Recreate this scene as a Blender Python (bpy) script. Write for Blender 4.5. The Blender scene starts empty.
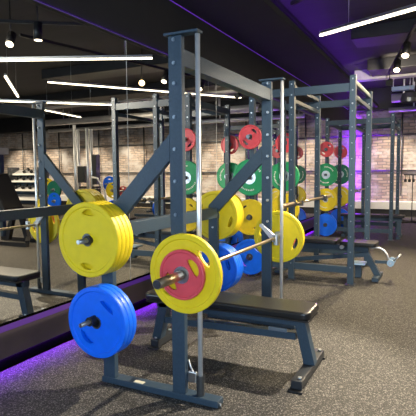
import bpy, bmesh, math, random
from mathutils import Vector, Matrix
random.seed(7)
PI = math.pi
SC = bpy.context.scene
COL = SC.collection
WLOC = {}          # world position of each object's frame

# ------------------------------------------------------------------ materials
def mat(name, col, rough=.5, metal=0., emit=None, strength=0., coat=0., noise=0., nscale=60., bump=0., bscale=200.):
    m = bpy.data.materials.new(name); m.use_nodes = True
    nt = m.node_tree; b = nt.nodes['Principled BSDF']
    b.inputs['Base Color'].default_value = (*col, 1)
    b.inputs['Roughness'].default_value = rough
    b.inputs['Metallic'].default_value = metal
    if coat: b.inputs['Coat Weight'].default_value = coat
    if emit:
        b.inputs['Emission Color'].default_value = (*emit, 1)
        b.inputs['Emission Strength'].default_value = strength
    tc = nt.nodes.new('ShaderNodeTexCoord')
    if noise:
        n = nt.nodes.new('ShaderNodeTexNoise'); n.inputs['Scale'].default_value = nscale
        n.inputs['Detail'].default_value = 4
        nt.links.new(tc.outputs['Object'], n.inputs['Vector'])
        r = nt.nodes.new('ShaderNodeValToRGB')
        r.color_ramp.elements[0].position = .3; r.color_ramp.elements[1].position = .7
        r.color_ramp.elements[0].color = (*[c*(1-noise) for c in col], 1)
        r.color_ramp.elements[1].color = (*[min(1, c*(1+noise)) for c in col], 1)
        nt.links.new(n.outputs['Fac'], r.inputs['Fac'])
        nt.links.new(r.outputs['Color'], b.inputs['Base Color'])
    if bump:
        n = nt.nodes.new('ShaderNodeTexNoise'); n.inputs['Scale'].default_value = bscale
        nt.links.new(tc.outputs['Object'], n.inputs['Vector'])
        bp = nt.nodes.new('ShaderNodeBump'); bp.inputs['Strength'].default_value = bump
        bp.inputs['Distance'].default_value = .002
        nt.links.new(n.outputs['Fac'], bp.inputs['Height'])
        nt.links.new(bp.outputs['Normal'], b.inputs['Normal'])
    return m

M = {}
M['paint']  = mat('slate_powder_coat', (.031, .058, .090), .45, 0, noise=.10, nscale=90, bump=.15, bscale=600)
M['footpaint'] = mat('black_powder_coat', (.022, .026, .032), .4, noise=.1)
M['studdark'] = mat('dull_bolt', (.22, .27, .33), .4, .6, noise=.05)
M['chrome'] = mat('chrome', (.86, .89, .92), .28, .6, noise=.03)
M['steel']  = mat('zinc_steel', (.62, .65, .68), .33, 1, noise=.08)
M['warmchrome']  = mat('warm_tinted_chrome', (.55, .44, .30), .34, 1, noise=.12, nscale=40)  # bar chrome with its warm reflections put into the base colour
M['darksteel'] = mat('dark_steel', (.12, .13, .14), .35, .8, noise=.1)
M['black']  = mat('black_rubber', (.012, .012, .013), .6, noise=.2)
M['vinyl']  = mat('black_vinyl', (.011, .012, .014), .34, noise=.15, nscale=30, bump=.2, bscale=300)
M['yellow'] = mat('yellow_rubber', (.80, .62, .012), .46, noise=.05, nscale=18, bump=.1)
M['blue']   = mat('blue_rubber', (.002, .15, .95), .42, noise=.06, nscale=18, bump=.1)
M['red']    = mat('red_rubber', (.70, .075, .10), .45, noise=.06, nscale=18, bump=.1)
M['green']  = mat('green_rubber', (.015, .33, .13), .48, noise=.06, nscale=18, bump=.1)
M['greenshade'] = mat('shaded_green_rubber', (.01, .17, .11), .5, noise=.06, nscale=18)  # copy of the green rubber with shade put into the colour
M['white']  = mat('white_ink', (.75, .76, .74), .6, noise=.05)
M['whitewood'] = mat('white_ledge_paint', (.8, .8, .78), .5, noise=.04)
M['ceil']   = mat('ceiling_paint', (.075, .072, .07), .8, noise=.18, nscale=3)
M['duct']   = mat('black_duct', (.018, .018, .019), .55, noise=.2, nscale=6)
M['concrete'] = mat('pale_concrete', (.58, .57, .55), .8, noise=.12, nscale=8, bump=.3, bscale=60)
M['soffit'] = mat('black_soffit_paint', (.014, .013, .015), .85, noise=.12, nscale=5)
M['skirt']  = mat('grey_laminate', (.045, .034, .04), .4, noise=.1, nscale=12)
M['wall']   = mat('dark_plaster', (.10, .10, .10), .85, noise=.12, nscale=4)
M['track']  = mat('black_track', (.015, .015, .015), .45, noise=.1)
M['galv']   = mat('galvanised_duct', (.6, .61, .63), .38, .55, noise=.15, nscale=5)
M['recess'] = mat('matt_black_recess', (.002, .002, .002), .9, noise=.05)
M['tag']    = mat('paper_label', (.62, .58, .44), .7, noise=.06)
M['orange'] = mat('orange_rubber', (.75, .14, .02), .5, noise=.06)
M['bluebracket'] = mat('pale_blue_coat', (.30, .45, .62), .4, noise=.06)
M['led']    = mat('led_diffuser', (.9, .9, .85), .5, emit=(1, .84, .60), strength=5)
M['lamp']   = mat('lamp_lens', (.9, .9, .85), .5, emit=(1, .82, .56), strength=6)
M['bulb']   = mat('lamp_globe', (.9, .9, .85), .5, emit=(1, .68, .28), strength=8)
M['panelglow'] = mat('painted_panel_glow', (.05, .02, .1), .5, emit=(.24, .02, 1), strength=.11)  # emission stands in for the purple glow on the low panel
M['cove'] = mat('purple_cove', (.3, .1, .8), .5, emit=(.24, .04, 1), strength=9)
M['purple'] = mat('purple_led', (.3, .1, .8), .5, emit=(.24, .01, 1), strength=150)
M['purpledim'] = mat('purple_led_edge', (.3, .1, .8), .5, emit=(.24, .03, 1), strength=.18)
M['purpleglow'] = mat('purple_led_glow', (.3, .1, .8), .5, emit=(.22, .03, 1), strength=34)
M['purplewash'] = mat('purple_led_wash', (.3, .1, .8), .5, emit=(.22, .03, 1), strength=5)

M['recess'].node_tree.nodes['Principled BSDF'].inputs['Specular IOR Level'].default_value = 0
def mirror_mat():
    m = bpy.data.materials.new('silvered_mirror'); m.use_nodes = True
    nt = m.node_tree; b = nt.nodes['Principled BSDF']
    b.inputs['Metallic'].default_value = 1
    b.inputs['Base Color'].default_value = (.86, .88, .86, 1)
    b.inputs['Roughness'].default_value = 0
    return m
M['mirror'] = mirror_mat()

def floor_mat():
    m = bpy.data.materials.new('speckled_rubber_floor'); m.use_nodes = True
    nt = m.node_tree; b = nt.nodes['Principled BSDF']; L = nt.links
    tc = nt.nodes.new('ShaderNodeTexCoord')
    v = nt.nodes.new('ShaderNodeTexVoronoi'); v.inputs['Scale'].default_value = 190
    L.new(tc.outputs['Object'], v.inputs['Vector'])
    sep = nt.nodes.new('ShaderNodeSeparateColor'); L.new(v.outputs['Color'], sep.inputs['Color'])
    r = nt.nodes.new('ShaderNodeValToRGB'); e = r.color_ramp.elements
    e[0].position = 0; e[0].color = (.02, .019, .0178, 1)
    e[1].position = 1; e[1].color = (.25, .237, .215, 1)
    k = e.new(.48); k.color = (.018, .0172, .0162, 1)
    k = e.new(.72); k.color = (.04, .038, .036, 1)
    L.new(sep.outputs['Red'], r.inputs['Fac'])
    n = nt.nodes.new('ShaderNodeTexNoise'); n.inputs['Scale'].default_value = 1.6; n.inputs['Detail'].default_value = 5
    L.new(tc.outputs['Object'], n.inputs['Vector'])
    mp = nt.nodes.new('ShaderNodeMapRange'); mp.inputs['To Min'].default_value = .86; mp.inputs['To Max'].default_value = 1.1
    L.new(n.outputs['Fac'], mp.inputs['Value'])
    mx = nt.nodes.new('ShaderNodeVectorMath'); mx.operation = 'SCALE'
    L.new(r.outputs['Color'], mx.inputs[0]); L.new(mp.outputs['Result'], mx.inputs['Scale'])
    L.new(mx.outputs['Vector'], b.inputs['Base Color'])
    b.inputs['Roughness'].default_value = .75
    bp = nt.nodes.new('ShaderNodeBump'); bp.inputs['Strength'].default_value = .35; bp.inputs['Distance'].default_value = .003
    L.new(v.outputs['Distance'], bp.inputs['Height']); L.new(bp.outputs['Normal'], b.inputs['Normal'])
    return m
M['floor'] = floor_mat()

def brick_mat():
    m = bpy.data.materials.new('old_brick'); m.use_nodes = True
    nt = m.node_tree; b = nt.nodes['Principled BSDF']; L = nt.links
    tc = nt.nodes.new('ShaderNodeTexCoord')
    s = nt.nodes.new('ShaderNodeSeparateXYZ'); L.new(tc.outputs['Object'], s.inputs[0])
    c = nt.nodes.new('ShaderNodeCombineXYZ')
    ad = nt.nodes.new('ShaderNodeMath'); L.new(s.outputs['X'], ad.inputs[0]); L.new(s.outputs['Y'], ad.inputs[1])
    L.new(ad.outputs[0], c.inputs['X']); L.new(s.outputs['Z'], c.inputs['Y'])
    t = nt.nodes.new('ShaderNodeTexBrick'); wn = nt.nodes.new('ShaderNodeTexNoise'); wn.inputs['Scale'].default_value = 2.5; wn.inputs['Detail'].default_value = 4
    L.new(c.outputs[0], wn.inputs['Vector'])
    wo = nt.nodes.new('ShaderNodeVectorMath'); wo.operation = 'MULTIPLY_ADD'; wo.inputs[1].default_value = (.16, .12, 0)
    L.new(wn.outputs['Color'], wo.inputs[0]); L.new(c.outputs[0], wo.inputs[2])
    L.new(wo.outputs[0], t.inputs['Vector'])
    t.inputs['Scale'].default_value = 1
    t.inputs['Brick Width'].default_value = .27; t.inputs['Row Height'].default_value = .088
    t.inputs['Mortar Size'].default_value = .016; t.inputs['Mortar Smooth'].default_value = .3
    t.inputs['Color1'].default_value = (.52, .41, .33, 1); t.inputs['Color2'].default_value = (.25, .19, .16, 1)
    t.inputs['Mortar'].default_value = (.20, .18, .165, 1)
    n = nt.nodes.new('ShaderNodeTexNoise'); n.inputs['Scale'].default_value = 1.3; n.inputs['Detail'].default_value = 9
    n.inputs['Roughness'].default_value = .7
    L.new(c.outputs[0], n.inputs['Vector'])
    rp = nt.nodes.new('ShaderNodeValToRGB'); rp.color_ramp.elements[0].position = .45; rp.color_ramp.elements[1].position = .62
    L.new(n.outputs['Fac'], rp.inputs['Fac'])
    mx = nt.nodes.new('ShaderNodeMix'); mx.data_type = 'RGBA'
    L.new(rp.outputs['Color'], mx.inputs['Factor']); L.new(t.outputs['Color'], mx.inputs[6])
    mx.inputs[7].default_value = (.50, .47, .45, 1)
    L.new(mx.outputs[2], b.inputs['Base Color'])
    b.inputs['Roughness'].default_value = .9
    bp = nt.nodes.new('ShaderNodeBump'); bp.inputs['Strength'].default_value = .8; bp.inputs['Distance'].default_value = .02
    L.new(t.outputs['Color'], bp.inputs['Height']); L.new(bp.outputs['Normal'], b.inputs['Normal'])
    return m
M['brick'] = brick_mat()

def ceiling_mat():
    m = bpy.data.materials.new('dark_board_ceiling'); m.use_nodes = True
    nt = m.node_tree; b = nt.nodes['Principled BSDF']; L = nt.links
    tc = nt.nodes.new('ShaderNodeTexCoord')
    t = nt.nodes.new('ShaderNodeTexBrick'); L.new(tc.outputs['Object'], t.inputs['Vector'])
    t.inputs['Scale'].default_value = 1; t.inputs['Brick Width'].default_value = 2.4; t.inputs['Row Height'].default_value = .24
    t.inputs['Mortar Size'].default_value = .012
    t.inputs['Color1'].default_value = (.05, .047, .046, 1); t.inputs['Color2'].default_value = (.042, .04, .039, 1)
    t.inputs['Mortar'].default_value = (.04, .04, .04, 1)
    L.new(t.outputs['Color'], b.inputs['Base Color']); b.inputs['Roughness'].default_value = .8
    return m
M['boards'] = ceiling_mat()

# ------------------------------------------------------------------ mesh builder
class MB:
    def __init__(s): s.bm = bmesh.new()
    def box(s, x0, x1, y0, y1, z0, z1, bev=.0025):
        r = bmesh.ops.create_cube(s.bm, size=1)
        vs = r['verts']
        for v in vs:
            v.co = Vector(((x0+x1)/2 + v.co.x*(x1-x0), (y0+y1)/2 + v.co.y*(y1-y0), (z0+z1)/2 + v.co.z*(z1-z0)))
        bev = min(bev, .3*min(abs(x1-x0), abs(y1-y0), abs(z1-z0)))
        if bev > 0:
            es = {e for v in vs for e in v.link_edges}
            bmesh.ops.bevel(s.bm, geom=list(es), offset=bev, segments=2, affect='EDGES', profile=.5)
        return s
    def beam(s, p, q, w, h, up=(0, 0, 1), bev=.0025):
        p, q = Vector(p), Vector(q); d = (q-p); ln = d.length; d.normalize()
        u = Vector(up)
        if abs(d.dot(u)) > .99: u = Vector((0, 1, 0))
        side = d.cross(u).normalized(); u2 = side.cross(d).normalized()
        r = bmesh.ops.create_cube(s.bm, size=1); vs = r['verts']
        mid = (p+q)/2
        for v in vs: v.co = mid + d*(v.co.x*ln) + side*(v.co.y*w) + u2*(v.co.z*h)
        bev = min(bev, .3*min(w, h))
        if bev > 0:
            es = {e for v in vs for e in v.link_edges}
            bmesh.ops.bevel(s.bm, geom=list(es), offset=bev, segments=2, affect='EDGES', profile=.5)
        return s
    def cyl(s, p, q, r, r2=None, seg=24):
        p, q = Vector(p), Vector(q); d = q-p; ln = d.length
        res = bmesh.ops.create_cone(s.bm, cap_ends=True, cap_tris=False, segments=seg, radius1=r, radius2=r if r2 is None else r2, depth=ln)
        rot = Vector((0, 0, 1)).rotation_difference(d.normalized()).to_matrix().to_4x4()
        bmesh.ops.transform(s.bm, matrix=Matrix.Translation((p+q)/2) @ rot, verts=res['verts'])
        for f in {f for v in res['verts'] for f in v.link_faces}:
            if len(f.verts) == 4: f.smooth = True
        return s
    def prism(s, poly, y0, y1, bev=.0025):           # polygon in XZ pushed along Y
        a = [s.bm.verts.new((x, y0, z)) for x, z in poly]; b = [s.bm.verts.new((x, y1, z)) for x, z in poly]
        n = len(poly); fs = [s.bm.faces.new(a), s.bm.faces.new(b[::-1])]
        for i in range(n): fs.append(s.bm.faces.new((a[i], b[i], b[(i+1) % n], a[(i+1) % n])))
        bmesh.ops.recalc_face_normals(s.bm, faces=fs)
        if bev: bmesh.ops.bevel(s.bm, geom=list({e for f in fs for e in f.edges}), offset=bev, segments=2, affect='EDGES', profile=.5)
        return s
    def tube(s, pts, r, seg=12):                     # swept round tube
        pts = [Vector(p) for p in pts]; rings = []
        for i, p in enumerate(pts):
            d = (pts[min(i+1, len(pts)-1)] - pts[max(i-1, 0)]).normalized()
            u = Vector((0, 0, 1)) if abs(d.z) < .9 else Vector((0, 1, 0))
            a = d.cross(u).normalized(); b = a.cross(d).normalized()
            rings.append([s.bm.verts.new(p + a*(r*math.cos(2*PI*k/seg)) + b*(r*math.sin(2*PI*k/seg))) for k in range(seg)])
        fs = []
        for i in range(len(rings)-1):
            for k in range(seg):
                f = s.bm.faces.new((rings[i][k], rings[i][(k+1) % seg], rings[i+1][(k+1) % seg], rings[i+1][k])); f.smooth = True; fs.append(f)
        fs.append(s.bm.faces.new(rings[0][::-1])); fs.append(s.bm.faces.new(rings[-1]))
        bmesh.ops.recalc_face_normals(s.bm, faces=fs)
        return s
    def lathe(s, prof, c, axis='Y', seg=48):         # closed profile of (radius, along)
        c = Vector(c); rings = []
        for r, h in prof:
            ring = []
            for k in range(seg):
                a = 2*PI*k/seg
                if axis == 'Y': p = Vector((r*math.cos(a), h, r*math.sin(a)))
                elif axis == 'Z': p = Vector((r*math.cos(a), r*math.sin(a), h))
                else: p = Vector((h, r*math.cos(a), r*math.sin(a)))
                ring.append(s.bm.verts.new(c+p))
            rings.append(ring)
        fs = []; n = len(rings)
        for i in range(n):
            A, B = rings[i], rings[(i+1) % n]
            for k in range(seg):
                f = s.bm.faces.new((A[k], A[(k+1) % seg], B[(k+1) % seg], B[k])); f.smooth = False; fs.append(f)
        bmesh.ops.recalc_face_normals(s.bm, faces=fs)
        return s
    def build(s, name, m, parent=None, mats=None):
        off = WLOC.get(parent, Vector((0, 0, 0))) if parent is not None else Vector((0, 0, 0))
        for v in s.bm.verts: v.co -= off
        me = bpy.data.meshes.new(name); s.bm.to_mesh(me); s.bm.free()
        me.materials.append(m)
        o = bpy.data.objects.new(name, me); COL.objects.link(o)
        if parent is not None: o.parent = parent; WLOC[o] = off
        return o

def thing(name, label, cat, loc, group=None):
    o = bpy.data.objects.new(name, None); COL.objects.link(o)
    o.location = loc; o.empty_display_size = .1; WLOC[o] = Vector(loc)
    return tag(o, label, cat, group)
def tag(o, label, cat, group=None):
    o['label'] = label; o['category'] = cat
    if group: o['group'] = group
    return o
def settle(o):
    """give a one-mesh thing an origin at its own base"""
    me = o.data; xs = [v.co for v in me.vertices]
    c = Vector((sum(v.x for v in xs)/len(xs), sum(v.y for v in xs)/len(xs), min(v.z for v in xs)))
    for v in me.vertices: v.co -= c
    o.location = c
    return o
def struct(name, mb, m):
    o = mb.build(name, m); o['kind'] = 'structure'; return o
def copy_tree(o, parent=None):
    c = o.copy(); COL.objects.link(c); c.parent = parent
    for ch in list(o.children): copy_tree(ch, c)
    return c

# ------------------------------------------------------------------ the room
MX = -1.216           # mirror face
CEIL = 3.50
YB = 12.3             # back wall
XR = 14.5; YF = -5.0
struct('floor', MB().box(-2.2, XR, YF, YB, -.12, 0, 0), M['floor'])
struct('ceiling', MB().box(-2.2, XR, YF, YB, CEIL, CEIL+.12, 0), M['boards'])
struct('wall_left', MB().box(-2.2, MX-.014, YF, YB, 0, CEIL, 0), M['wall'])
struct('wall_back', MB().box(-2.2, XR, YB, YB+.2, 0, CEIL+.12, 0), M['brick'])
struct('wall_right', MB().box(XR, XR+.2, YF, YB, 0, CEIL+.12, 0), M['wall'])
struct('wall_front', MB().box(-2.2, XR, YF-.2, YF, 0, CEIL+.12, 0), M['wall'])
# boxed-in soffit over the mirror, with a cable rail above it
struct('ceiling_soffit', MB().box(MX-.014, -.40, YF, YB, 2.97, 3.04, .004), M['soffit'])
struct('trim_15', MB().box(MX-.014, MX-.0005, YF, YB, 2.43, 2.9695, 0), M['soffit'])
struct('baseboard_left', MB().box(MX+.013, MX+.021, YF, YB-.3, .085, .296, .002), M['skirt'])
struct('trim_1', MB().box(MX-.012, MX+.002, YF, YB-.3, 0, .085, 0), M['recess'])
struct('trim_2', MB().box(MX-.012, MX+.021, YF, YB-.3, .2965, .2995, 0), M['recess'])
# mirror panels, 1.8 m each, hairline gaps between them
seams = [-4.15, -2.35, -.55, 1.25, 3.05, 4.85, 6.65, 8.45, 10.25, 11.9]
mlabels = ['mirror panel on the left wall behind the near yellow plate stack',
           'mirror panel on the left wall behind the front machine upright',
           'mirror panel on the left wall beside the far machine frame',
           'mirror panel on the left wall behind the first rack storage posts',
           'mirror panel on the left wall between the two power racks',
           'mirror panel on the left wall behind the second power rack',
           'mirror panel on the left wall just past the second power rack',
           'last mirror panel on the left wall before the brick corner']
for i in range(1, len(seams)-1):
    o = MB().box(MX-.010, MX, seams[i]+.002, seams[i+1]-.002, .30, 2.396, .0012).build('mirror_panel', M['mirror'])
    tag(settle(o), mlabels[i-1], 'mirror', 'mirror panels along the left wall')

def strip(name, x0, x1, y0, y1, z0, z1, m, label):
    o = MB().box(x0, x1, y0, y1, z0, z1, 0).build(name, m); return tag(settle(o), label, 'light strip')
strip('led_strip', MX+.0021, MX+.0128, YF+.1, YB-.4, .0855, .096, M['purple'], 'purple glowing strip under the low panel beneath the mirror')
struct('trim_5', MB().box(MX-.012, MX+.026, YF, YB-.3, 2.397, 2.404, 0), M['track'])
strip('led_strip', MX-.010, MX+.012, YF+.1, YB-.4, 2.4042, 2.4085, M['purplewash'], 'purple glowing strip along the top edge of the mirror')
strip('led_strip', MX, MX+.008, YF+.1, YB-.4, 2.962, 2.9695, M['purpledim'], 'thin purple glowing line in the corner under the black soffit')

strip('led_strip', MX+.0208, MX+.024, YF+.1, YB-.4, .258, .296, M['panelglow'], 'added dim band for the purple glow along the top of the low panel below the mirror')  # emissive band added for the glow at the panel's top
# cable rail with cove light above soffit
o = MB().box(-.80, -.74, YF+.1, 10.9, CEIL-.06, CEIL-.0005, .003).build('cable_rail', M['track'])
tag(settle(o), 'long black cable rail fixed along the purple lit ceiling', 'rail')
o = MB().box(MX-.0135, MX+.008, YB-.14, YB-.12, .1, 2.9, 0).build('led_strip', M['purple'])
tag(settle(o), 'upright purple glowing strip in the brick corner past the mirror', 'light strip')

for k, y in enumerate(seams[1:-1]):
    struct('trim_%d' % (6+k), MB().box(MX-.009, MX+.0015, y-.0018, y+.0018, .30, 2.396, 0), M['white'])
o = MB().box(-.64, -.54, YF+.1, 11.5, 3.0405, 3.05, 0).build('led_strip', M['cove'])
tag(settle(o), 'purple cove light lying on top of the black soffit', 'light strip')
# ceiling beams and ducts
struct('trim_3', MB().box(-.62, XR, 9.0, 9.25, 3.28, CEIL, .004), M['concrete'])
struct('trim_4', MB().box(-2.2, XR, 11.6, 11.95, 2.92, CEIL, .004), M['duct'])
def duct(y0, y1, x0, x1, z0, label):
    o = MB().box(x0, x1, y0, y1, z0, CEIL-.004, .01).build('air_duct', M['duct']); tag(settle(o), label, 'duct')
duct(5.6, 6.2, -.1, 4.2, 3.30, 'flat black air duct on the ceiling beyond the nearest light tube')
duct(8.0, 8.75, -.2, 9, 3.28, 'wide black air duct in front of the pale ceiling beam')
o = MB().cyl((.02, 10.6, 3.05), (9.5, 10.6, 3.05), .11, seg=28).build('round_duct', M['galv'])
tag(settle(o), 'shiny round metal duct hung across the back of the room', 'duct')
WLOC[o] = Vector(o.location)
for x in (.3, 2.3, 4.3, 6.3, 8.3): MB().box(x-.02, x+.02, 10.595, 10.605, 3.155, CEIL-.0005, 0).build('hanger', M['steel'], o)
o = MB().cyl((-.1, 11.1, 2.82), (9.5, 11.1, 2.82), .06, seg=20).build('round_duct', M['galv'])
tag(settle(o), 'thin round metal pipe below the shiny duct at the back', 'pipe')
WLOC[o] = Vector(o.location)
for x in (.5, 2.5, 4.5, 6.5, 8.5): MB().box(x-.015, x+.015, 11.095, 11.105, 2.876, CEIL-.0005, 0).build('hanger', M['steel'], o)
o = MB().box(.05, .55, 10.2, 10.4, 3.18, 3.27, .008).build('cable_tray', M['bluebracket'])
tag(settle(o), 'short grey blue tray hung above the shiny round duct', 'tray')
WLOC[o] = Vector(o.location)
for x in (.08, .52): MB().box(x-.008, x+.008, 10.29, 10.31, 3.268, CEIL-.0005, 0).build('hanger', M['steel'], o)

# steel grid over the bricks
gr = thing('wall_grid', 'thin dark steel pipe grid fixed over the brick wall', 'wall grid', (5, YB-.05, 0))
for z in (1.26, 2.27):
    MB().cyl((-1.2, YB-.05, z), (XR-.1, YB-.05, z), .022, seg=10).build('rail', M['darksteel'], gr)
for x in (.15, 2.1, 4.1, 6.05, 8.1, 10.1, 12.1):
    MB().cyl((x, YB-.09, .55), (x, YB-.09, 2.9), .02, seg=10).build('upright', M['darksteel'], gr)
# white ledge at the foot of the brick wall
lg = thing('wall_ledge', 'long low black ledge with a bright white top along the brick wall', 'ledge', (5, 12.0, 0))
MB().box(-1.1, XR-.1, 11.86, YB-.005, 0, .1895, .004).build('base', M['black'], lg)
MB().box(-1.1, XR-.1, 11.84, YB-.005, .19, .40, .004).build('ledge_top', M['whitewood'], lg)

# ------------------------------------------------------------------ lights of the room
def tube_light(p, q, label, wires=(.15, .85), power=70):
    p, q = Vector(p), Vector(q); mid = (p+q)/2
    t = thing('linear_light', label, 'ceiling light', mid, 'linear light tubes under the ceiling')
    MB().beam(p+Vector((0, 0, .026)), q+Vector((0, 0, .026)), .03, .03).build('housing', M['steel'], t)
    MB().beam(p-Vector((0, 0, .006)), q-Vector((0, 0, .006)), .030, .016).build('diffuser', M['led'], t)
    for f in wires:
        w = p.lerp(q, f); MB().cyl(w+Vector((0, 0, .04)), (w.x, w.y, CEIL), .0025, seg=6).build('wire', M['steel'], t)
    return t
tube_light((-.06, 3.44, 2.83), (2.25, 2.38, 2.83), 'bright light tube at top right of the photo, hung nearest the racks', power=110)
tube_light((3.33, 4.91, 3.05), (.78, 8.62, 3.05), 'long light tube seen only in the mirror, sloping just right of its middle seam', (.1, .8))
tube_light((5.9, 4.2, 2.83), (3.18, 6.85, 2.83), 'light tube reflected low in the mirror behind the machine crossbeam top')
tube_light((2.7, 3.35, 2.83), (4.15, 4.9, 2.83), 'short light tube reflected at the far left edge of the mirror')
tube_light((5.25, 6.65, 2.83), (5.55, 8.35, 2.83), 'small light tube reflected just above the mirrored brick wall', (.1, .75))

def spot(loc, aim, label, lens='lamp', power=60, size=1.1, stem=None, col=(1, .86, .66)):
    loc = Vector(loc); d = (Vector(aim)-loc).normalized()
    t = thing('track_spotlight', label, 'spotlight', loc, 'black spotlights on ceiling tracks')
    MB().cyl(loc-d*.14, loc+d*.07, .055, seg=24).build('lamp_body', M['track'], t)
    MB().cyl(loc+d*.068, loc+d*.074, .047, seg=24).build('lens', M[lens], t)
    MB().cyl(loc-d*.03, (loc.x-d.x*.03, loc.y-d.y*.03, stem or CEIL-.0005), .008, seg=8).build('bracket', M['track'], t)
    li = bpy.data.lights.new('spot_beam', 'SPOT'); li.energy = power; li.color = col
    li.spot_size = size; li.spot_blend = .6; li.shadow_soft_size = .03
    lo = bpy.data.objects.new('spot_beam', li); COL.objects.link(lo)
    lo.location = loc+d*.09; lo.rotation_euler = d.to_track_quat('-Z', 'Y').to_euler()
    return t
tr = [(.95, 4.1), (.73, 5.07), (.54, 6.05), (.30, 7.36), (.15, 8.0)]
o = MB().beam((1.30, 2.4, 3.06), (.2, 7.75, 3.06), .035, .035).build('light_track', M['track'])
tag(settle(o), 'long black light track running over the right side of the racks', 'light track')
spot((.74, 5.07, 2.9), (.55, 3.2, 0), 'nearest lit spotlight on the track at the upper right', power=380, size=1.6, col=(1, .78, .48), stem=3.042)
spot((.54, 6.05, 2.9), (.6, 3.8, 0), 'second lit spotlight on the track at the upper right', power=300, size=1.6, col=(1, .78, .48), stem=3.042)
spot((.30, 7.36, 2.9), (.35, 9.1, 3.42), 'third spotlight on the track, turned away, dark lens with an added beam', lens='track', power=90, size=1.9, stem=3.042)  # beam added to brighten the pale ceiling beam; lens stays dark
o = MB().beam((3.2, .6, 3.12), (-.3, 3.1, 3.12), .035, .035).build('light_track', M['track'])
tag(settle(o), 'short black light track seen in the mirror over the front machine', 'light track')
spot((1.40, 2.33, 2.98), (.1, .3, .2), 'white faced spotlight tilted sideways in the upper left mirror', power=900, size=.9)
spot((.86, 2.28, 2.98), (.9, 2.3, 0), 'black canister spotlight pointing straight down in the upper left mirror', power=170, size=1.5)
spot((2.3, 1.4, 2.98), (0, 0, .5), 'black spotlight out past the right edge lighting the front machine', power=60, size=1.15)
# round glowing lamp seen in the mirror
spot((2.1, .05, 2.98), (-.5, 3.3, 1.0), 'added unseen spotlight past the right edge brightening the nearer storage plates', power=420, size=.9)  # added out of view to brighten the nearer storage plates
spot((2.6, -.15, 2.98), (-.4, 6.9, 1.0), 'added unseen spotlight past the right edge brightening the farther storage plates', power=700, size=.7)  # extra out-of-view lamp that lifts the farther storage plates
bl = thing('pendant_lamp', 'round warm glowing bulb reflected in the middle of the mirror', 'pendant lamp', (1.33, 5.22, 2.9))
MB().lathe([(.001, -.055), (.03, -.046), (.05, -.02), (.055, .0), (.048, .025), (.03, .045), (.001, .055)], (1.33, 5.22, 2.9), 'Z', 24).build('bulb', M['bulb'], bl)
MB().cyl((1.33, 5.22, 2.95), (1.33, 5.22, CEIL), .012, seg=10).build('cord', M['track'], bl)
# dark round pendant at the right edge
pd = thing('pendant_lamp', 'dark round pendant shade on a cord at the right edge of the photo', 'pendant lamp', (.50, 9.6, 2.9))
MB().lathe([(.001, .16), (.07, .15), (.16, .09), (.20, -.02), (.19, -.10), (.175, -.10), (.185, -.02), (.15, .08), (.06, .13), (.001, .135)], (.50, 9.6, 2.9), 'Z', 32).build('lamp_shade', M['darksteel'], pd)
MB().cyl((.50, 9.6, 3.05), (.50, 9.6, CEIL), .008, seg=8).build('cord', M['steel'], pd)
MB().cyl((.50, 9.6, 2.83), (.50, 9.6, 2.87), .07, seg=20).build('bulb', M['bluebracket'], pd)

def area(loc, aim, sx, sy, power, col):
    li = bpy.data.lights.new('fill_area_light', 'AREA'); li.shape = 'RECTANGLE'; li.size = sx; li.size_y = sy
    li.energy = power; li.color = col
    o = bpy.data.objects.new('fill_area_light', li); COL.objects.link(o); o.location = loc
    o.rotation_euler = (Vector(aim)-Vector(loc)).to_track_quat('-Z', 'Y').to_euler()
# broad cool fill light, unseen behind the camera
area((1.5, YF+.1, 1.7), (.6, 2, 1.1), 5.5, 2.4, 390, (.66, .82, 1.0))
# bare area lights added under the ceiling to warm the wider room
for (x, y, p) in ((5, 2.5, 190), (8.5, 6.5, 300), (4.5, 9.2, 240)):
    area((x, y, CEIL-.15), (x, y, 0), 2.4, .4, p, (1, .80, .56))
# unseen spots added to brighten the brick wall and its ledge
for x in (-.1, 1.4, 3.0, 4.8, 6.6, 8.4, 10.4, 12.2):
    li = bpy.data.lights.new('wall_fill_spot', 'SPOT'); li.energy = 260; li.color = (1, .84, .64); li.spot_size = 1.5; li.spot_blend = .8
    o = bpy.data.objects.new('wall_fill_spot', li); COL.objects.link(o); o.location = (x, 11.1, 2.72)
    o.rotation_euler = (Vector((x, YB, .75))-Vector(o.location)).to_track_quat('-Z', 'Y').to_euler()

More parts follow.
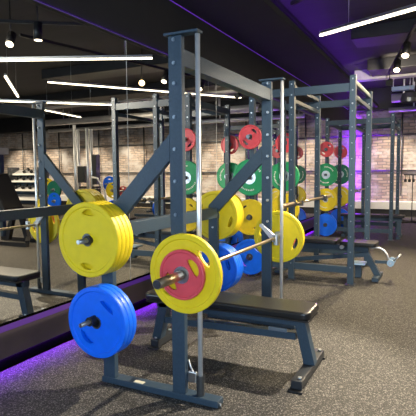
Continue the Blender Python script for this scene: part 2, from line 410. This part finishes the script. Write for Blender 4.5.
# ------------------------------------------------------------------ weight plates
def plate_mesh(R, T, rm=.68, hw=.075, ph=17, nslots=2, web=.007, hole=.0275, rim=.87, hub=.17, seg=96):
    """disc along Y, centre at the origin: raised rim, recessed web, hub boss, crescent grip slots"""
    h = T/2
    base = [(hole, h), (hub*R, h), (hub*R+.004, h-web), (.40*R, h-web), ('lo', h-web), ('hi', h-web), (rim*R-.004, h-web), (rim*R, h-.001), (rim*R+.003, h), (R-.005, h), (R-.0015, h-.0015), (R, h-.005)]
    bm = bmesh.new()
    def inslot(a):
        for k in range(nslots):
            c = 2*PI*k/nslots + PI/2
            dd = (a-c+PI) % (2*PI)-PI
            x = dd/math.radians(ph)
            if abs(x) < 1: return x
        return None
    slots = [inslot(2*PI*k/seg) for k in range(seg)]
    sides = []
    for sgn in (-1, 1):
        rings = []
        for r, y in base:
            ring = []
            for k in range(seg):
                a = 2*PI*k/seg; rr = r
                if r in ('lo', 'hi'):
                    w = 0 if slots[k] is None else hw*math.sqrt(max(0, 1-slots[k]**2))
                    rr = (rm + (w if r == 'hi' else -w*1.0))*R
                    if slots[k] is None: rr += (.0015 if r == 'hi' else -.0015)
                ring.append(bm.verts.new((rr*math.cos(a), sgn*y, rr*math.sin(a))))
            rings.append(ring)
        sides.append(rings)
        for i in range(len(base)-1):
            for k in range(seg):
                k2 = (k+1) % seg
                if i == 4 and (slots[k] is not None or slots[k2] is not None): continue
                q = (rings[i][k], rings[i][k2], rings[i+1][k2], rings[i+1][k])
                bm.faces.new(q if sgn < 0 else q[::-1])
    A, B = sides; n = len(base)
    for k in range(seg):
        k2 = (k+1) % seg
        bm.faces.new((A[n-1][k], A[n-1][k2], B[n-1][k2], B[n-1][k])).smooth = True     # outer edge
        bm.faces.new((A[0][k2], A[0][k], B[0][k], B[0][k2])).smooth = True              # bore
        if slots[k] is not None or slots[k2] is not None:
            for i in (4, 5):
                q = (A[i][k], A[i][k2], B[i][k2], B[i][k]); bm.faces.new(q if i == 4 else q[::-1])
            p2 = (k-1) % seg; k3 = (k2+1) % seg
            if slots[k] is None and slots[p2] is None: bm.faces.new((A[4][k], A[5][k], B[5][k], B[4][k]))
            if slots[k2] is None and slots[k3] is None: bm.faces.new((A[5][k2], A[4][k2], B[4][k2], B[5][k2]))
    bmesh.ops.recalc_face_normals(bm, faces=bm.faces)
    me = bpy.data.meshes.new('weight_plate'); bm.to_mesh(me); bm.free()
    return me
def ring_mesh(r0, r1, T):
    mb = MB().lathe([(r0, -T/2), (r1, -T/2), (r1, T/2), (r0, T/2)], (0, 0, 0), 'Y', 32)
    me = bpy.data.meshes.new('hub_ring'); mb.bm.to_mesh(me); mb.bm.free(); me.materials.append(M['steel']); return me
def letters_mesh(R, y):
    """small white ink strokes curved round the plate face"""
    bm = bmesh.new()
    for a0, n, s in ((40, 9, .085), (215, 11, .075)):
        for i in range(n):
            a = math.radians(a0+i*8.5); w = math.radians(2.6); hgt = s*R*(1 if i % 3 else 1.35)
            for sg in (-1, 1):
                vs = []
                for (da, rr) in ((-w, .70*R-hgt/2), (w, .70*R-hgt/2), (w, .70*R+hgt/2), (-w, .70*R+hgt/2)):
                    for yy in (0, .0008): vs.append(bm.verts.new((rr*math.cos(a+da), sg*(y+yy), rr*math.sin(a+da))))
                idx = ((0, 2, 4, 6), (1, 3, 5, 7), (0, 2, 3, 1), (2, 4, 5, 3), (4, 6, 7, 5), (6, 0, 1, 7))
                for f in idx: bm.faces.new([vs[j] for j in f])
    bmesh.ops.recalc_face_normals(bm, faces=bm.faces)
    me = bpy.data.meshes.new('lettering'); bm.to_mesh(me); bm.free(); me.materials.append(M['white']); return me
HUB = {}
def proto(color, R, T, **kw):
    me = plate_mesh(R, T, **kw); me.materials.append(M[color]); return (me, R, T)
P_YEL = proto('yellow', .212, .036, ph=17, hw=.085, rm=.72)
P_YBAR = proto('yellow', .211, .034, ph=19, hw=.085, rm=.71, nslots=2)
P_BLUE = proto('blue', .2055, .036, ph=23, hw=.09, rm=.62)
P_RED = proto('red', .132, .026, ph=34, hw=.17, rm=.64, nslots=2, rim=.9, hub=.26)
P_REDS = proto('red', .142, .030, ph=26, hw=.11, rm=.62, nslots=2, rim=.9, hub=.24)
P_GRN = proto('green', .213, .05, ph=.1, hw=0, rm=.6, rim=.9, web=.004, hub=.2, nslots=1)
P_GRN_SHADE = proto('greenshade', .213, .05, ph=.1, hw=0, rm=.6, rim=.9, web=.004, hub=.2, nslots=1)
P_YST = proto('yellow', .213, .045, ph=15, hw=.06, rm=.66, nslots=2)
P_YBMP = proto('yellow', .213, .055, ph=.1, hw=0, rm=.6, rim=.9, web=.004, hub=.2, nslots=1)
P_BST = proto('blue', .213, .045, ph=20, hw=.07, rm=.6, nslots=2)
P_BBMP = proto('blue', .213, .055, ph=.1, hw=0, rm=.6, rim=.9, web=.004, hub=.2, nslots=1)
LET = {}
def plate(pr, x, y, z, label, group, rot=0, letters=False, hubr=.045, ring='steel'):
    me, R, T = pr
    o = bpy.data.objects.new('weight_plate', me); COL.objects.link(o)
    o.location = (x, y, z); o.rotation_euler = (0, math.radians(rot), 0)
    tag(o, label, 'weight plate', group)
    key = (round(T, 4), hubr, ring)
    if key not in HUB: HUB[key] = ring_mesh(.0262, hubr, T+.0004); HUB[key].materials[0] = M[ring]
    h = bpy.data.objects.new('hub_ring', HUB[key]); COL.objects.link(h); h.parent = o
    if letters:
        k2 = (R, T)
        if k2 not in LET: LET[k2] = letters_mesh(R, T/2-.0038)
        l = bpy.data.objects.new('lettering', LET[k2]); COL.objects.link(l); l.parent = o; l['label'] = 'white lettering'
    return o

# ------------------------------------------------------------------ the bench press machine in front
L = 1.422; H = 1.982; D = .036
sm = thing('press_machine', 'slate blue guided barbell machine with two braced frames standing in front', 'weight machine', (0, L/2+D/2, 0))
def stud(parent, x, y, z, out=-1, r=.011, ln=.012, m='steel'):
    MB().cyl((x, y, z), (x, y+out*ln, z), r, seg=14).cyl((x, y+out*ln, z), (x, y+out*(ln+.004), z), r*.75, seg=14).build('stud', M[m], parent)
PEGX = -.48
for (y0, out) in ((0., -1), (L, 1)):
    y1 = y0+D; face = y0 if out < 0 else y1
    MB().box(-.536, .236, y0-.0, y0+.075, .004, .040).build('base_beam', M['paint'], sm)
    up = MB().box(-.04, .04, y0+.001, y1, .041, H-.012).build('upright', M['paint'], sm)
    for z in (1.95, 1.83, 1.725, 1.55, 1.38, 1.21, 1.03, .86):
        stud(up, -.006 if out < 0 else .014, y0, z, ln=.004 if out < 0 else .014, r=.010, m='studdark' if out < 0 else 'steel')
    rp = MB().prism([(-.52, .041), (-.437, .041), (-.437, .912), (-.52, .972)], y0, y1).build('rear_post', M['paint'], sm)
    for z in (.955-.07, .79): stud(rp, -.478, y0, z, r=.008)
    MB().prism([(-.5195, .975), (-.4375, .916), (-.041, 1.322), (-.041, 1.462)], y0+.001, y1-.001).build('brace', M['paint'], sm)
    MB().box(-.06, .142, y0-.012, y1+.012, H-.010, H+.003, .001).build('top_plate', M['paint'], sm)
    rd = MB().cyl((.118, y0+.035, .041), (.118, y0+.035, H-.010), .0135, seg=24).build('guide_rod', M['chrome'], sm)
    MB().lathe([(.0137, .041), (.022, .041), (.022, .15), (.0137, .15)], (.118, y0+.035, 0), 'Z', 24).build('rod_sleeve', M['darksteel'], rd)
    MB().box(.042, .096, y0+.025, y0+.045, .105, .165, .006).tube([(.094, y0+.035, .135), (.075, y0+.035, .16), (.055, y0+.035, .19), (.044, y0+.035, .225)], .006).build('stop_bracket', M['steel'], sm)
    for z in (.885, .425):
        a, b = (y0, y0-.235) if out < 0 else (y1, y1+.235)
        pg = MB().cyl((PEGX, a, z), (PEGX, b, z), .0125, seg=20).build('weight_peg', M['steel'], sm)
        MB().lathe([(.0128, 0), (.0255, 0), (.0255, out*.165), (.0128, out*.165)], (PEGX, a, z), 'Y', 24).build('peg_bushing', M['black'], pg)
    for x in (-.50, .19):
        MB().cyl((x, y0+.037, 0), (x, y0+.037, .0055), .018, seg=16).build('rubber_foot', M['black'], sm)
    MB().cyl((.243, y0+.02, .003), (.243, y0+.02, .025), .006, seg=12).build('levelling_bolt', M['steel'], sm)
MB().box(-.038, .038, D+.001, L-.001, 1.815, 1.905).build('top_crossbeam', M['paint'], sm)
MB().box(-.505, -.435, D+.001, L-.001, .872, .955).build('rear_crossbeam', M['paint'], sm)
MB().box(-.31, -.245, (.006), .034, .0402, .0445, .001).build('paper_label', M['tag'], sm)['label'] = 'pale paper label on the base beam'

# barbell of the machine
XB, ZB = .078, .728
bb = thing('barbell', 'long barbell of the front machine carrying yellow and red plates', 'barbell', (XB, L/2, ZB))
MB().cyl((XB, -.02, ZB), (XB, L+D+.02, ZB), .0125, seg=24).build('shaft', M['warmchrome'], bb)
for a, b in ((-.02, -.325), (L+D+.02, L+D+.325)):
    s = MB().cyl((XB, a, ZB), (XB, b, ZB), .0245, seg=28).build('sleeve', M['warmchrome'], bb)
    MB().cyl((XB, b, ZB), (XB, b-.003*(1 if a < 0 else -1), ZB), .0205, seg=28).build('end_cap', M['darksteel'], s)
    MB().lathe([(.0248, a), (.038, a), (.038, a+(.012 if a < 0 else -.012)), (.0248, a+(.012 if a < 0 else -.012))], (XB, 0, ZB), 'Y', 28).build('collar', M['steel'], s)
for y in (.09, L-.035):
    MB().prism([(XB-.012, ZB-.026), (XB+.028, ZB-.028), (XB+.024, ZB+.016), (-.014, ZB+.110), (-.034, ZB+.112), (-.034, ZB+.088)], y-.006, y+.006, .002).cyl((-.026, y-.014, ZB+.10), (-.026, y+.014, ZB+.10), .014, seg=16).build('hook', M['chrome'], bb)
    MB().lathe([(.014, -.04), (.022, -.04), (.022, .04), (.014, .04)], (.118, y-.06, ZB), 'Z', 20).build('slider', M['steel'], bb)

G1 = 'plates loaded on the front machine barbell'
plate(P_YBAR, XB, -.050, ZB, 'yellow plate on the near bar end behind the red plate', G1, rot=53)
plate(P_RED, XB, -.083, ZB, 'small red plate on the near end of the front barbell', G1, rot=58)
plate(P_YBAR, XB, L+D+.050, ZB, 'yellow plate on the far end of the front barbell beside the chrome rod', G1, rot=110)
plate(P_RED, XB, L+D+.083, ZB, 'small red plate on the far bar end, glimpsed in the mirror', G1, rot=40)
G2 = 'yellow plates stacked on the machine storage pegs'; G3 = 'blue plates stacked on the machine storage pegs'
pos = ['outermost', 'second from outside', 'third from outside', 'innermost']
for i in range(4):
    plate(P_YEL, PEGX-.014, -.128+i*.0368, .885, 'big yellow plate on the near storage peg, %s of its stack' % pos[i], G2, hubr=.036, ring='darksteel', rot=4+i*37)
posb = ['outermost', 'middle one', 'innermost']
for i in range(3):
    plate(P_BLUE, PEGX+.012, -.112+i*.0368+.008, .410, 'big blue plate on the near low peg, %s of its stack' % posb[i], G3, hubr=.036, ring='darksteel', rot=38+i*41)
for i in range(4):
    plate(P_YEL, PEGX, L+D+.026+i*.0368, .885, 'yellow plate on the far frame upper peg, %s of its stack' % pos[3-i], G2, rot=110+i*8)
for i in range(4):
    plate(P_BLUE, PEGX, L+D+.026+i*.0368, .425, 'blue plate on the far frame lower peg, %s of its stack' % pos[3-i], G3, rot=70+i*6)

# ------------------------------------------------------------------ flat bench under that bar
def pad_mesh(mb, x0, x1, y0, y1, z0, z1, bev=.022):
    r = bmesh.ops.create_cube(mb.bm, size=1); vs = r['verts']
    for v in vs: v.co = Vector(((x0+x1)/2+v.co.x*(x1-x0), (y0+y1)/2+v.co.y*(y1-y0), (z0+z1)/2+v.co.z*(z1-z0)))
    ve = [e for e in {e for v in vs for e in v.link_edges} if abs(e.verts[0].co.z-e.verts[1].co.z) > .01]
    g = bmesh.ops.bevel(mb.bm, geom=ve, offset=.05, segments=6, affect='EDGES', profile=.5)
    zs = [e for e in mb.bm.edges if abs(e.verts[0].co.z-e.verts[1].co.z) < 1e-5 and len(e.link_faces) == 2 and any(abs(f.normal.z) > .9 for f in e.link_faces) and any(abs(f.normal.z) < .1 for f in e.link_faces)]
    bmesh.ops.bevel(mb.bm, geom=zs, offset=bev*.7, segments=3, affect='EDGES', profile=.5)
    return mb
BY = .675
bn = thing('flat_bench', 'low black padded flat bench under the front barbell', 'bench', (0, BY, 0))
pd_ = MB(); pad_mesh(pd_, -.60, .585, BY-.14, BY+.14, .365, .415).build('pad', M['vinyl'], bn)
MB().box(-.58, .58, BY-.13, BY+.13, .354, .3645, .004).build('pad_board', M['black'], bn)
MB().box(-.55, .47, BY-.035, BY+.035, .295, .3535).build('frame_rail', M['paint'], bn)
MB().beam((-.50, BY, .205), (.47, BY, .225), .05, .045).build('lower_rail', M['paint'], bn)
for s in (-1, 1):
    lg_ = MB().prism([(s*.455, .353), (s*.525, .353), (s*.595, .0605), (s*.525, .0605)][::s], BY-.035, BY+.035).build('leg', M['paint'], bn)
    ya, yb = (BY-.29, BY+.27) if s > 0 else (BY-.07, BY+.20)
    fb = MB().box(min(s*.52, s*.585), max(s*.52, s*.585), ya, yb, .012, .060).build('foot_bar', M['footpaint'], bn)
    for y in (ya, yb):
        MB().box(min(s*.51, s*.595), max(s*.51, s*.595), y-.03, y+.03, 0, .0115, .003).build('rubber_foot', M['black'], fb)
        MB().cyl((s*.5625, y+(.04 if y < BY else -.04), .060), (s*.5625, y+(.04 if y < BY else -.04), .071), .012, seg=12).build('bolt', M['steel'], fb)
MB().box(.30, .42, BY-.052, BY-.0355, .25, .275, .003).build('adjusting_latch', M['studdark'], bn)

# ------------------------------------------------------------------ power racks
YR = 3.11; W = 1.2; HR = 2.28; XS, XA, XC = -.785, -.30, .37; U = .064
def make_rack(label):
    t = thing('power_rack', label, 'power rack', (0, YR+W/2, 0), 'power racks along the mirror')
    for yk, y in enumerate((YR, YR+W)):
        out = -1 if yk == 0 else 1
        for x, top in ((XS, HR-.03), (XA, HR), (XC, HR)):
            u = MB().box(x-U/2, x+U/2, y, y+U, .012, top).build('upright', M['paint'], t)
            zz = [top-.04, top-.16, top-.30]+[1.9-.17*i for i in range(11)]
            for k, z in enumerate(zz): stud(u, x, y, z, r=.009 if k < 3 else .007, ln=.004, m='steel' if k < 3 else 'studdark')
            MB().box(x-U/2-.02, x+U/2+.02, y-.02, y+U+.02, 0, .0118, .002).build('foot_plate', M['darksteel'], u)
        for a, b in ((XS, XA), (XA, XC)):
            MB().box(a+U/2+.001, b-U/2-.001, y+.012, y+U-.012, 2.11, 2.20).build('top_beam', M['paint'], t)
            MB().box(a+U/2+.001, b-U/2-.001, y+.008, y+U-.008, .13, .205).build('lower_beam', M['paint'], t)
        # storage pegs
        a, b = (y, y-.12) if out < 0 else (y+U, y+U+.12)
        for z in (.245, .72, 1.19, 1.665):
            pg = MB().cyl((XS, a, z), (XS, b, z), .0235, seg=20).build('weight_peg', M['darksteel'], t)
            MB().cyl((XS, a, z), (XS, a+out*.012, z), .045, seg=20).build('flange', M['darksteel'], pg)
        # j-hook holding the bar
        MB().box(XA+U/2+.001, XA+U/2+.10, y+.015, y+.055, .865, .885, .003).box(XA+U/2+.001, XA+U/2+.014, y+.015, y+.055, .8855, .99, .003).box(XA+U/2+.088, XA+U/2+.10, y+.015, y+.055, .8855, .925, .003).build('bar_hook', M['darksteel'], t)
    for x in (XA, XC):
        for z, h in ((2.215, .045), (2.06, .045)):
            MB().box(x-.022, x+.022, YR+U+.001, YR+W-.001, z-h/2, z+h/2).build('side_rail', M['paint'], t)
    MB().box(XS-.03, XS+.03, YR+U+.001, YR+W-.001, 2.11, 2.19).build('rear_beam', M['paint'], t)
    MB().box(XS-.03, XS+.03, YR+U+.001, YR+W-.001, .06, .13).build('rear_base_beam', M['paint'], t)
    return t
rack = make_rack('nearer slate blue power rack standing behind the front machine')
RDX, RDY = .045, 3.77
r2 = copy_tree(rack); r2.location = (RDX, YR+W/2+RDY, 0)
r2['label'] = 'farther slate blue power rack nearest the brick back wall'

G4 = 'plates hung on the power rack storage posts'
YP, YQ = YR-.045, YR+W+U+.045
which = [(0, 0, 'nearer rack', True), (RDX, RDY, 'farther rack', False)]
for dx, dy, nm, near in which:
    for yy, side, fr in ((YP+dy, 'front', True), (YQ+dy, 'rear', False)):
        x = XS+dx
        s = 'on the %s storage post of the %s' % (side, nm)
        plate(P_REDS, x, yy, 1.665, 'small red plate '+s, G4, rot=20+20*fr, hubr=.034, ring='darksteel')
        plate(P_GRN if (fr or near) else P_GRN_SHADE, x, yy, 1.19, ('green' if (fr or near) else 'shade-darkened green')+' bumper plate with white lettering '+s, G4, rot=10 if fr else 60, letters=True, hubr=.078)
        if near: plate(P_YST, x, yy, .72, 'yellow plate '+s, G4, rot=150 if fr else 70, hubr=.036, ring='darksteel')
        else: plate(P_YBMP, x, yy, .72, 'yellow lettered plate '+s, G4, rot=20, letters=True, hubr=.05)
        plate(P_BST if near else P_BBMP, x, yy, .245, 'blue plate low '+s, G4, rot=40 if fr else 80, hubr=.04, ring='darksteel')

def olympic(x, z, y0, y1, label):
    t = thing('barbell', label, 'barbell', (x, (y0+y1)/2, z), 'barbells racked in the power racks')
    sl = .42
    MB().cyl((x, y0+sl, z), (x, y1-sl, z), .0145, seg=20).build('shaft', M['warmchrome'], t)
    for a, b in ((y0, y0+sl), (y1-sl, y1)):
        s = MB().cyl((x, a, z), (x, b, z), .0245, seg=22).build('sleeve', M['warmchrome'], t)
        c = b if a == y0 else a
        MB().cyl((x, c-.015, z), (x, c+.015, z), .037, seg=22).build('collar', M['darksteel'], s)
    return t
olympic(XA+U/2+.05, .900, 2.52, 4.74, 'bare barbell racked in the nearer power rack')
olympic(XA+U/2+.05+RDX, .900, 2.52+RDY, 4.74+RDY, 'bare barbell racked in the farther power rack')

# adjustable bench in the nearer rack
AY = 3.56
ab = thing('adjustable_bench', 'black adjustable bench with wheels and a curved chrome handle in the nearer rack', 'bench', (0, AY, 0))
a1 = MB(); pad_mesh(a1, .18, .60, AY-.14, AY+.16, .385, .435).build('seat', M['vinyl'], ab)
a2 = MB(); pad_mesh(a2, -.62, .155, AY-.14, AY+.16, .395, .445).build('backrest', M['vinyl'], ab)
MB().box(-.58, .50, AY-.03, AY+.05, .315, .384).build('frame_rail', M['paint'], ab)
MB().beam((-.55, AY+.01, .14), (.45, AY+.01, .28), .05, .05).build('lower_rail', M['paint'], ab)
MB().prism([(.42, .314), (.50, .314), (.64, .05), (.565, .05)], AY-.025, AY+.045).build('leg', M['paint'], ab)
MB().prism([(-.58, .314), (-.51, .314), (-.51, .05), (-.58, .05)], AY-.025, AY+.045).build('leg', M['paint'], ab)
for x in (-.545, .60):
    MB().box(x-.035, x+.035, AY-.20, AY+.24, .008, .05).build('foot_bar', M['paint'], ab)
MB().beam((.575, AY-.02, .21), (.73, AY-.02, .215), .03, .035).build('handle_arm', M['paint'], ab)
MB().tube([(.52+.01, AY-.02, .365), (.575, AY-.02, .375), (.63, AY-.02, .37), (.675, AY-.02, .345), (.705, AY-.02, .305), (.72, AY-.02, .26), (.73, AY-.02, .23)], .011).build('handle', M['chrome'], ab)
for y in (AY-.085, AY+.11):
    MB().cyl((.75, y-.014, .215), (.75, y+.014, .215), .038, seg=24).build('wheel', M['bluebracket'], ab)
MB().cyl((.75, AY-.1, .215), (.75, AY+.125, .215), .010, seg=12).build('axle', M['steel'], ab)
MB().cyl((.775, AY-.03, .235), (.855, AY-.03, .315), .011, seg=14).build('grip', M['steel'], ab)
MB().box(.30, .47, AY-.10, AY+.10, .165, .185, .006).build('bracket_plate', M['bluebracket'], ab)
MB().box(.355, .425, AY-.04, AY+.04, .008, .165).build('post', M['paint'], ab)
MB().cyl((.22, AY-.17, .375), (.22, AY-.04, .375), .022, seg=18).build('adjusting_knob', M['steel'], ab)

# low bench in the farther rack
fb_ = thing('flat_bench', 'low dark flat bench standing in the farther power rack', 'bench', (RDX, AY+RDY, 0))
f1 = MB(); pad_mesh(f1, -.55, .62, AY+RDY-.14, AY+RDY+.14, .38, .43).build('pad', M['vinyl'], fb_)
MB().box(-.5, .57, AY+RDY-.03, AY+RDY+.03, .31, .379).build('frame_rail', M['paint'], fb_)
for x in (-.46, .52):
    MB().box(x-.035, x+.035, AY+RDY-.03, AY+RDY+.03, .05, .309).build('leg', M['paint'], fb_)
    MB().box(x-.035, x+.035, AY+RDY-.25, AY+RDY+.25, 0, .049).build('foot_bar', M['paint'], fb_)

# grip attachment stand at the right edge
st = thing('attachment_stand', 'thin black stand with a row of hanging cable grips at the right edge', 'stand', (.56, 10.3, 0))
MB().cyl((.56, 10.3, .03), (.56, 10.3, 1.14), .011, seg=12).build('pole', M['darksteel'], st)
MB().box(.36, .90, 10.27, 10.33, 1.14, 1.17).build('crossbar', M['black'], st)
MB().beam((.30, 10.05, .02), (.82, 10.5, .02), .05, .04).build('foot_bar', M['black'], st)
MB().beam((.30, 10.5, .022), (.82, 10.05, .022), .05, .036).build('foot_bar', M['black'], st)
for i in range(6):
    x = .40+i*.09
    MB().box(x-.03, x+.03, 10.262, 10.338, .98, 1.05, .01).cyl((x, 10.3, 1.04), (x, 10.3, 1.14), .006, seg=8).build('cable_grip', M['black'], st)

# ------------------------------------------------------------------ machines across the room, seen in the mirror
def mpoint(*a): pass
# pulley tower with chrome guide columns
ct = thing('pulley_tower', 'tall cable tower with chrome columns, reflected left of the mirror middle', 'weight machine', (5.2, 8.0, 0))
TX, TY = 5.2, 8.0
for x, t_ in ((5.48, 2.58), (5.36, 2.45), (5.04, 2.48), (4.90, 2.44)):
    MB().cyl((x, TY, .05), (x, TY, t_), .042, seg=16).build('column', M['chrome'], ct)
MB().box(4.8, 5.6, TY-.3, TY+.3, 0, .05).build('base', M['darksteel'], ct)
for x in (5.2, 4.76):
    for k in range(12):
        MB().box(x-.10, x+.10, TY-.07, TY+.07, .07+k*.07, .13+k*.07, .004).build('weight_block', M['black'], ct)
MB().box(5.12, 5.32, TY-.10, TY+.10, 1.0, 1.45).build('pulley_box', M['darksteel'], ct)
MB().box(4.68, 4.83, TY-.08, TY+.08, .95, 1.75).build('pulley_box', M['darksteel'], ct)
MB().tube([(4.80, TY-.12, 1.15), (4.62, TY-.12, 1.12), (4.38, TY-.12, .75), (4.33, TY-.12, .35)], .026).build('swing_arm', M['white'], ct)
# grey dumbbell rack
dr = thing('dumbbell_rack', 'grey rack of sloping shelves with pale edges, reflected at the left of the mirror', 'rack', (7.45, 8.0, 0))
for x in (6.84, 8.06):
    MB().prism([(x-.03, 0), (x+.03, 0), (x+.03, 1.45), (x-.03, 1.45)], 7.95, 8.35).build('side_frame', M['darksteel'], dr)
tiers = ((.50, 7.98), (.77, 8.02), (1.03, 8.06), (1.24, 8.10))
for z, y in tiers:
    sh = MB().beam((6.871, y+.12, z+.06), (8.029, y+.12, z+.06), .26, .02, up=(0, -.45, .9)).build('shelf', M['galv'], dr)
    MB().box(6.872, 8.028, y-.03, y-.005, z-.03, z+.022, .004).build('edge', M['white'], sh)
    MB().box(6.872, 8.028, y+.16, y+.175, z-.14, z+.06, .002).build('back_panel', M['paint'], sh)
names = ['bottom', 'second', 'third', 'top']
for k in (1, 2, 3):
    z, y = tiers[k]
    for i in range(4 if k < 3 else 3):
        x = 7.0+i*.29
        d = thing('dumbbell', 'black dumbbell on the %s shelf of the reflected grey rack, %s from its right end' % (names[k], ['first', 'second', 'third', 'fourth'][i]), 'dumbbell', (x, y+.1, z+.11), 'dumbbells on the reflected rack')
        MB().beam((x, y+.02, z+.075), (x, y+.19, z+.145), .028, .028).build('handle', M['steel'], d)
        for a, b in ((.0, .05), (.15, .20)): MB().cyl((x, y+a, z+.066+a*.42), (x, y+b, z+.066+b*.42), .045, seg=14).build('head', M['black'], d)
# seated machine, dark, near the camera side
sx, sy = 3.12, 3.9
se = thing('seated_machine', 'dark seated machine with a sloping padded back at the left edge of the mirror', 'weight machine', (sx, sy, 0))
MB().beam((sx-.45, sy-.25, .035), (sx+.75, sy-.25, .035), .07, .07).build('base_beam', M['black'], se)
MB().beam((sx-.45, sy+.25, .035), (sx+.75, sy+.25, .035), .07, .07).build('base_beam', M['black'], se)
MB().beam((sx-.2, sy, .08), (sx-.05, sy, .52), .07, .09).build('leg', M['black'], se)
MB().beam((sx+.3, sy, .08), (sx+.15, sy, .52), .07, .09).build('leg', M['black'], se)
MB().beam((sx-.45, sy-.25, .08), (sx-.2, sy, .12), .06, .06).build('stay', M['black'], se)
e1 = MB(); pad_mesh(e1, sx-.35, sy and sx+.15, sy-.2, sy+.2, .53, .60).build('seat', M['vinyl'], se)
MB().beam((sx+.16, sy, .62), (sx+.52, sy, 1.22), .36, .09, bev=.025).build('backrest', M['black'], se)
MB().beam((sx+.28, sy, .58), (sx+.64, sy, 1.15), .07, .06).build('back_frame', M['black'], se)
MB().beam((sx+.72, sy-.25, .07), (sx+.72, sy-.25, 1.62), .08, .08).build('mast', M['paint'], se)
MB().beam((sx+.72, sy+.25, .07), (sx+.72, sy+.25, 1.62), .08, .08).build('mast', M['paint'], se)
MB().box(sx+.55, sx+1.3, sy-.3, sy+.3, 1.621, 1.74).build('head_cover', M['concrete'], se)
# plate trees with coloured plates
def plate_tree(px, py, label, pegs, grp):
    pt = thing('plate_tree', label, 'plate rack', (px, py, 0))
    MB().box(px-.04, px+.04, py-.04, py+.04, .05, 1.15).build('post', M['paint'], pt)
    MB().box(px-.35, px+.35, py-.3, py+.3, 0, .0495).build('base', M['black'], pt)
    for x, z, y, pr, lb in pegs:
        a = MB().box(min(x, px)-.03, max(x, px)+.03, py-.075, py-.0405, z-.03, z+.03).build('arm', M['paint'], pt)
        MB().cyl((x, py-.0755, z), (x, py-.30, z), .0235, seg=14).build('peg', M['steel'], a)
        plate(pr, x, py-y, z-.002, lb, grp)
plate_tree(4.74, 6.5, 'dark plate tree holding coloured plates, reflected beside the machine brace', [
    (4.90, .93, .12, P_YEL, 'yellow plate on the reflected plate tree, partly behind the dark green one'),
    (4.62, .87, .20, P_GRN_SHADE, 'dark green plate on the reflected plate tree'),
    (4.92, .66, .12, P_RED, 'small red plate on the reflected plate tree beside the blue one'),
    (4.60, .60, .22, P_BLUE, 'blue plate low on the reflected plate tree'),
    (4.98, .46, .22, P_YEL, 'lowest yellow plate on the reflected plate tree')], 'plates on the reflected plate tree')
plate_tree(4.15, 8.15, 'second dark plate tree, reflected behind a mirrored rack post', [
    (4.34, .97, .12, P_BLUE, 'blue plate on the second reflected plate tree'),
    (4.16, .80, .22, P_YEL, 'yellow plate on the second reflected plate tree'),
    (3.90, .78, .12, P_RED, 'small red plate on the second reflected plate tree')], 'plates on the second reflected plate tree')
o = copy_tree(fb_); o.location = (4.3, 10.7, 0); o['label'] = 'dark flat bench near the brick wall, reflected left of the front upright'
# low lifting bar on the floor at the back
b3 = thing('barbell', 'barbell lying on the floor with two blue plates, reflected beside the front upright', 'barbell', (4.5, 9.5, .215))
MB().cyl((3.5, 9.5, .2175), (5.7, 9.5, .2175), .0245, seg=14).build('bar', M['warmchrome'], b3)
for x, nm in ((3.79, 'blue plate on the near end of the barbell lying on the floor'), (5.41, 'blue plate on the far end of the barbell lying on the floor')):
    o = plate(P_BBMP, x, 9.5, .2175, nm, 'plates on the floor barbell'); o.rotation_euler = (0, 0, PI/2)
o = MB().box(3.5, 4.35, 9.15, 9.25, 0, .07).build('floor_beam', M['paint']); tag(settle(o), 'low slate floor beam reflected left of the front upright', 'beam')

# ------------------------------------------------------------------ camera
cx, cy, cz, yaw, pitch, roll, f = 1.291, -2.202, 1.257, .464, -.075, -.008, 476.4
fwd = Vector((-math.sin(yaw)*math.cos(pitch), math.cos(yaw)*math.cos(pitch), math.sin(pitch)))
rt = Vector((math.cos(yaw), math.sin(yaw), 0)); upv = rt.cross(fwd)
r2_ = rt*math.cos(roll)+upv*math.sin(roll); u2_ = -rt*math.sin(roll)+upv*math.cos(roll)
cam = bpy.data.cameras.new('camera'); co = bpy.data.objects.new('camera', cam); COL.objects.link(co)
cam.sensor_width = 36; cam.sensor_fit = 'HORIZONTAL'; cam.lens = f/416*36; cam.clip_start = .05
co.matrix_world = Matrix(((r2_.x, u2_.x, -fwd.x, cx), (r2_.y, u2_.y, -fwd.y, cy), (r2_.z, u2_.z, -fwd.z, cz), (0, 0, 0, 1)))
SC.camera = co
w = bpy.data.worlds.new('world'); SC.world = w; w.use_nodes = True
w.node_tree.nodes['Background'].inputs['Color'].default_value = (.02, .02, .025, 1)
w.node_tree.nodes['Background'].inputs['Strength'].default_value = .5
SC.view_settings.view_transform = 'Standard'; SC.view_settings.look = 'None'
SC.view_settings.gamma = 1; SC.view_settings.use_curve_mapping = False
SC.view_settings.exposure = .08
SC.cycles.max_bounces = 10; SC.cycles.glossy_bounces = 5; SC.cycles.diffuse_bounces = 4
SC.cycles.sample_clamp_indirect = 6
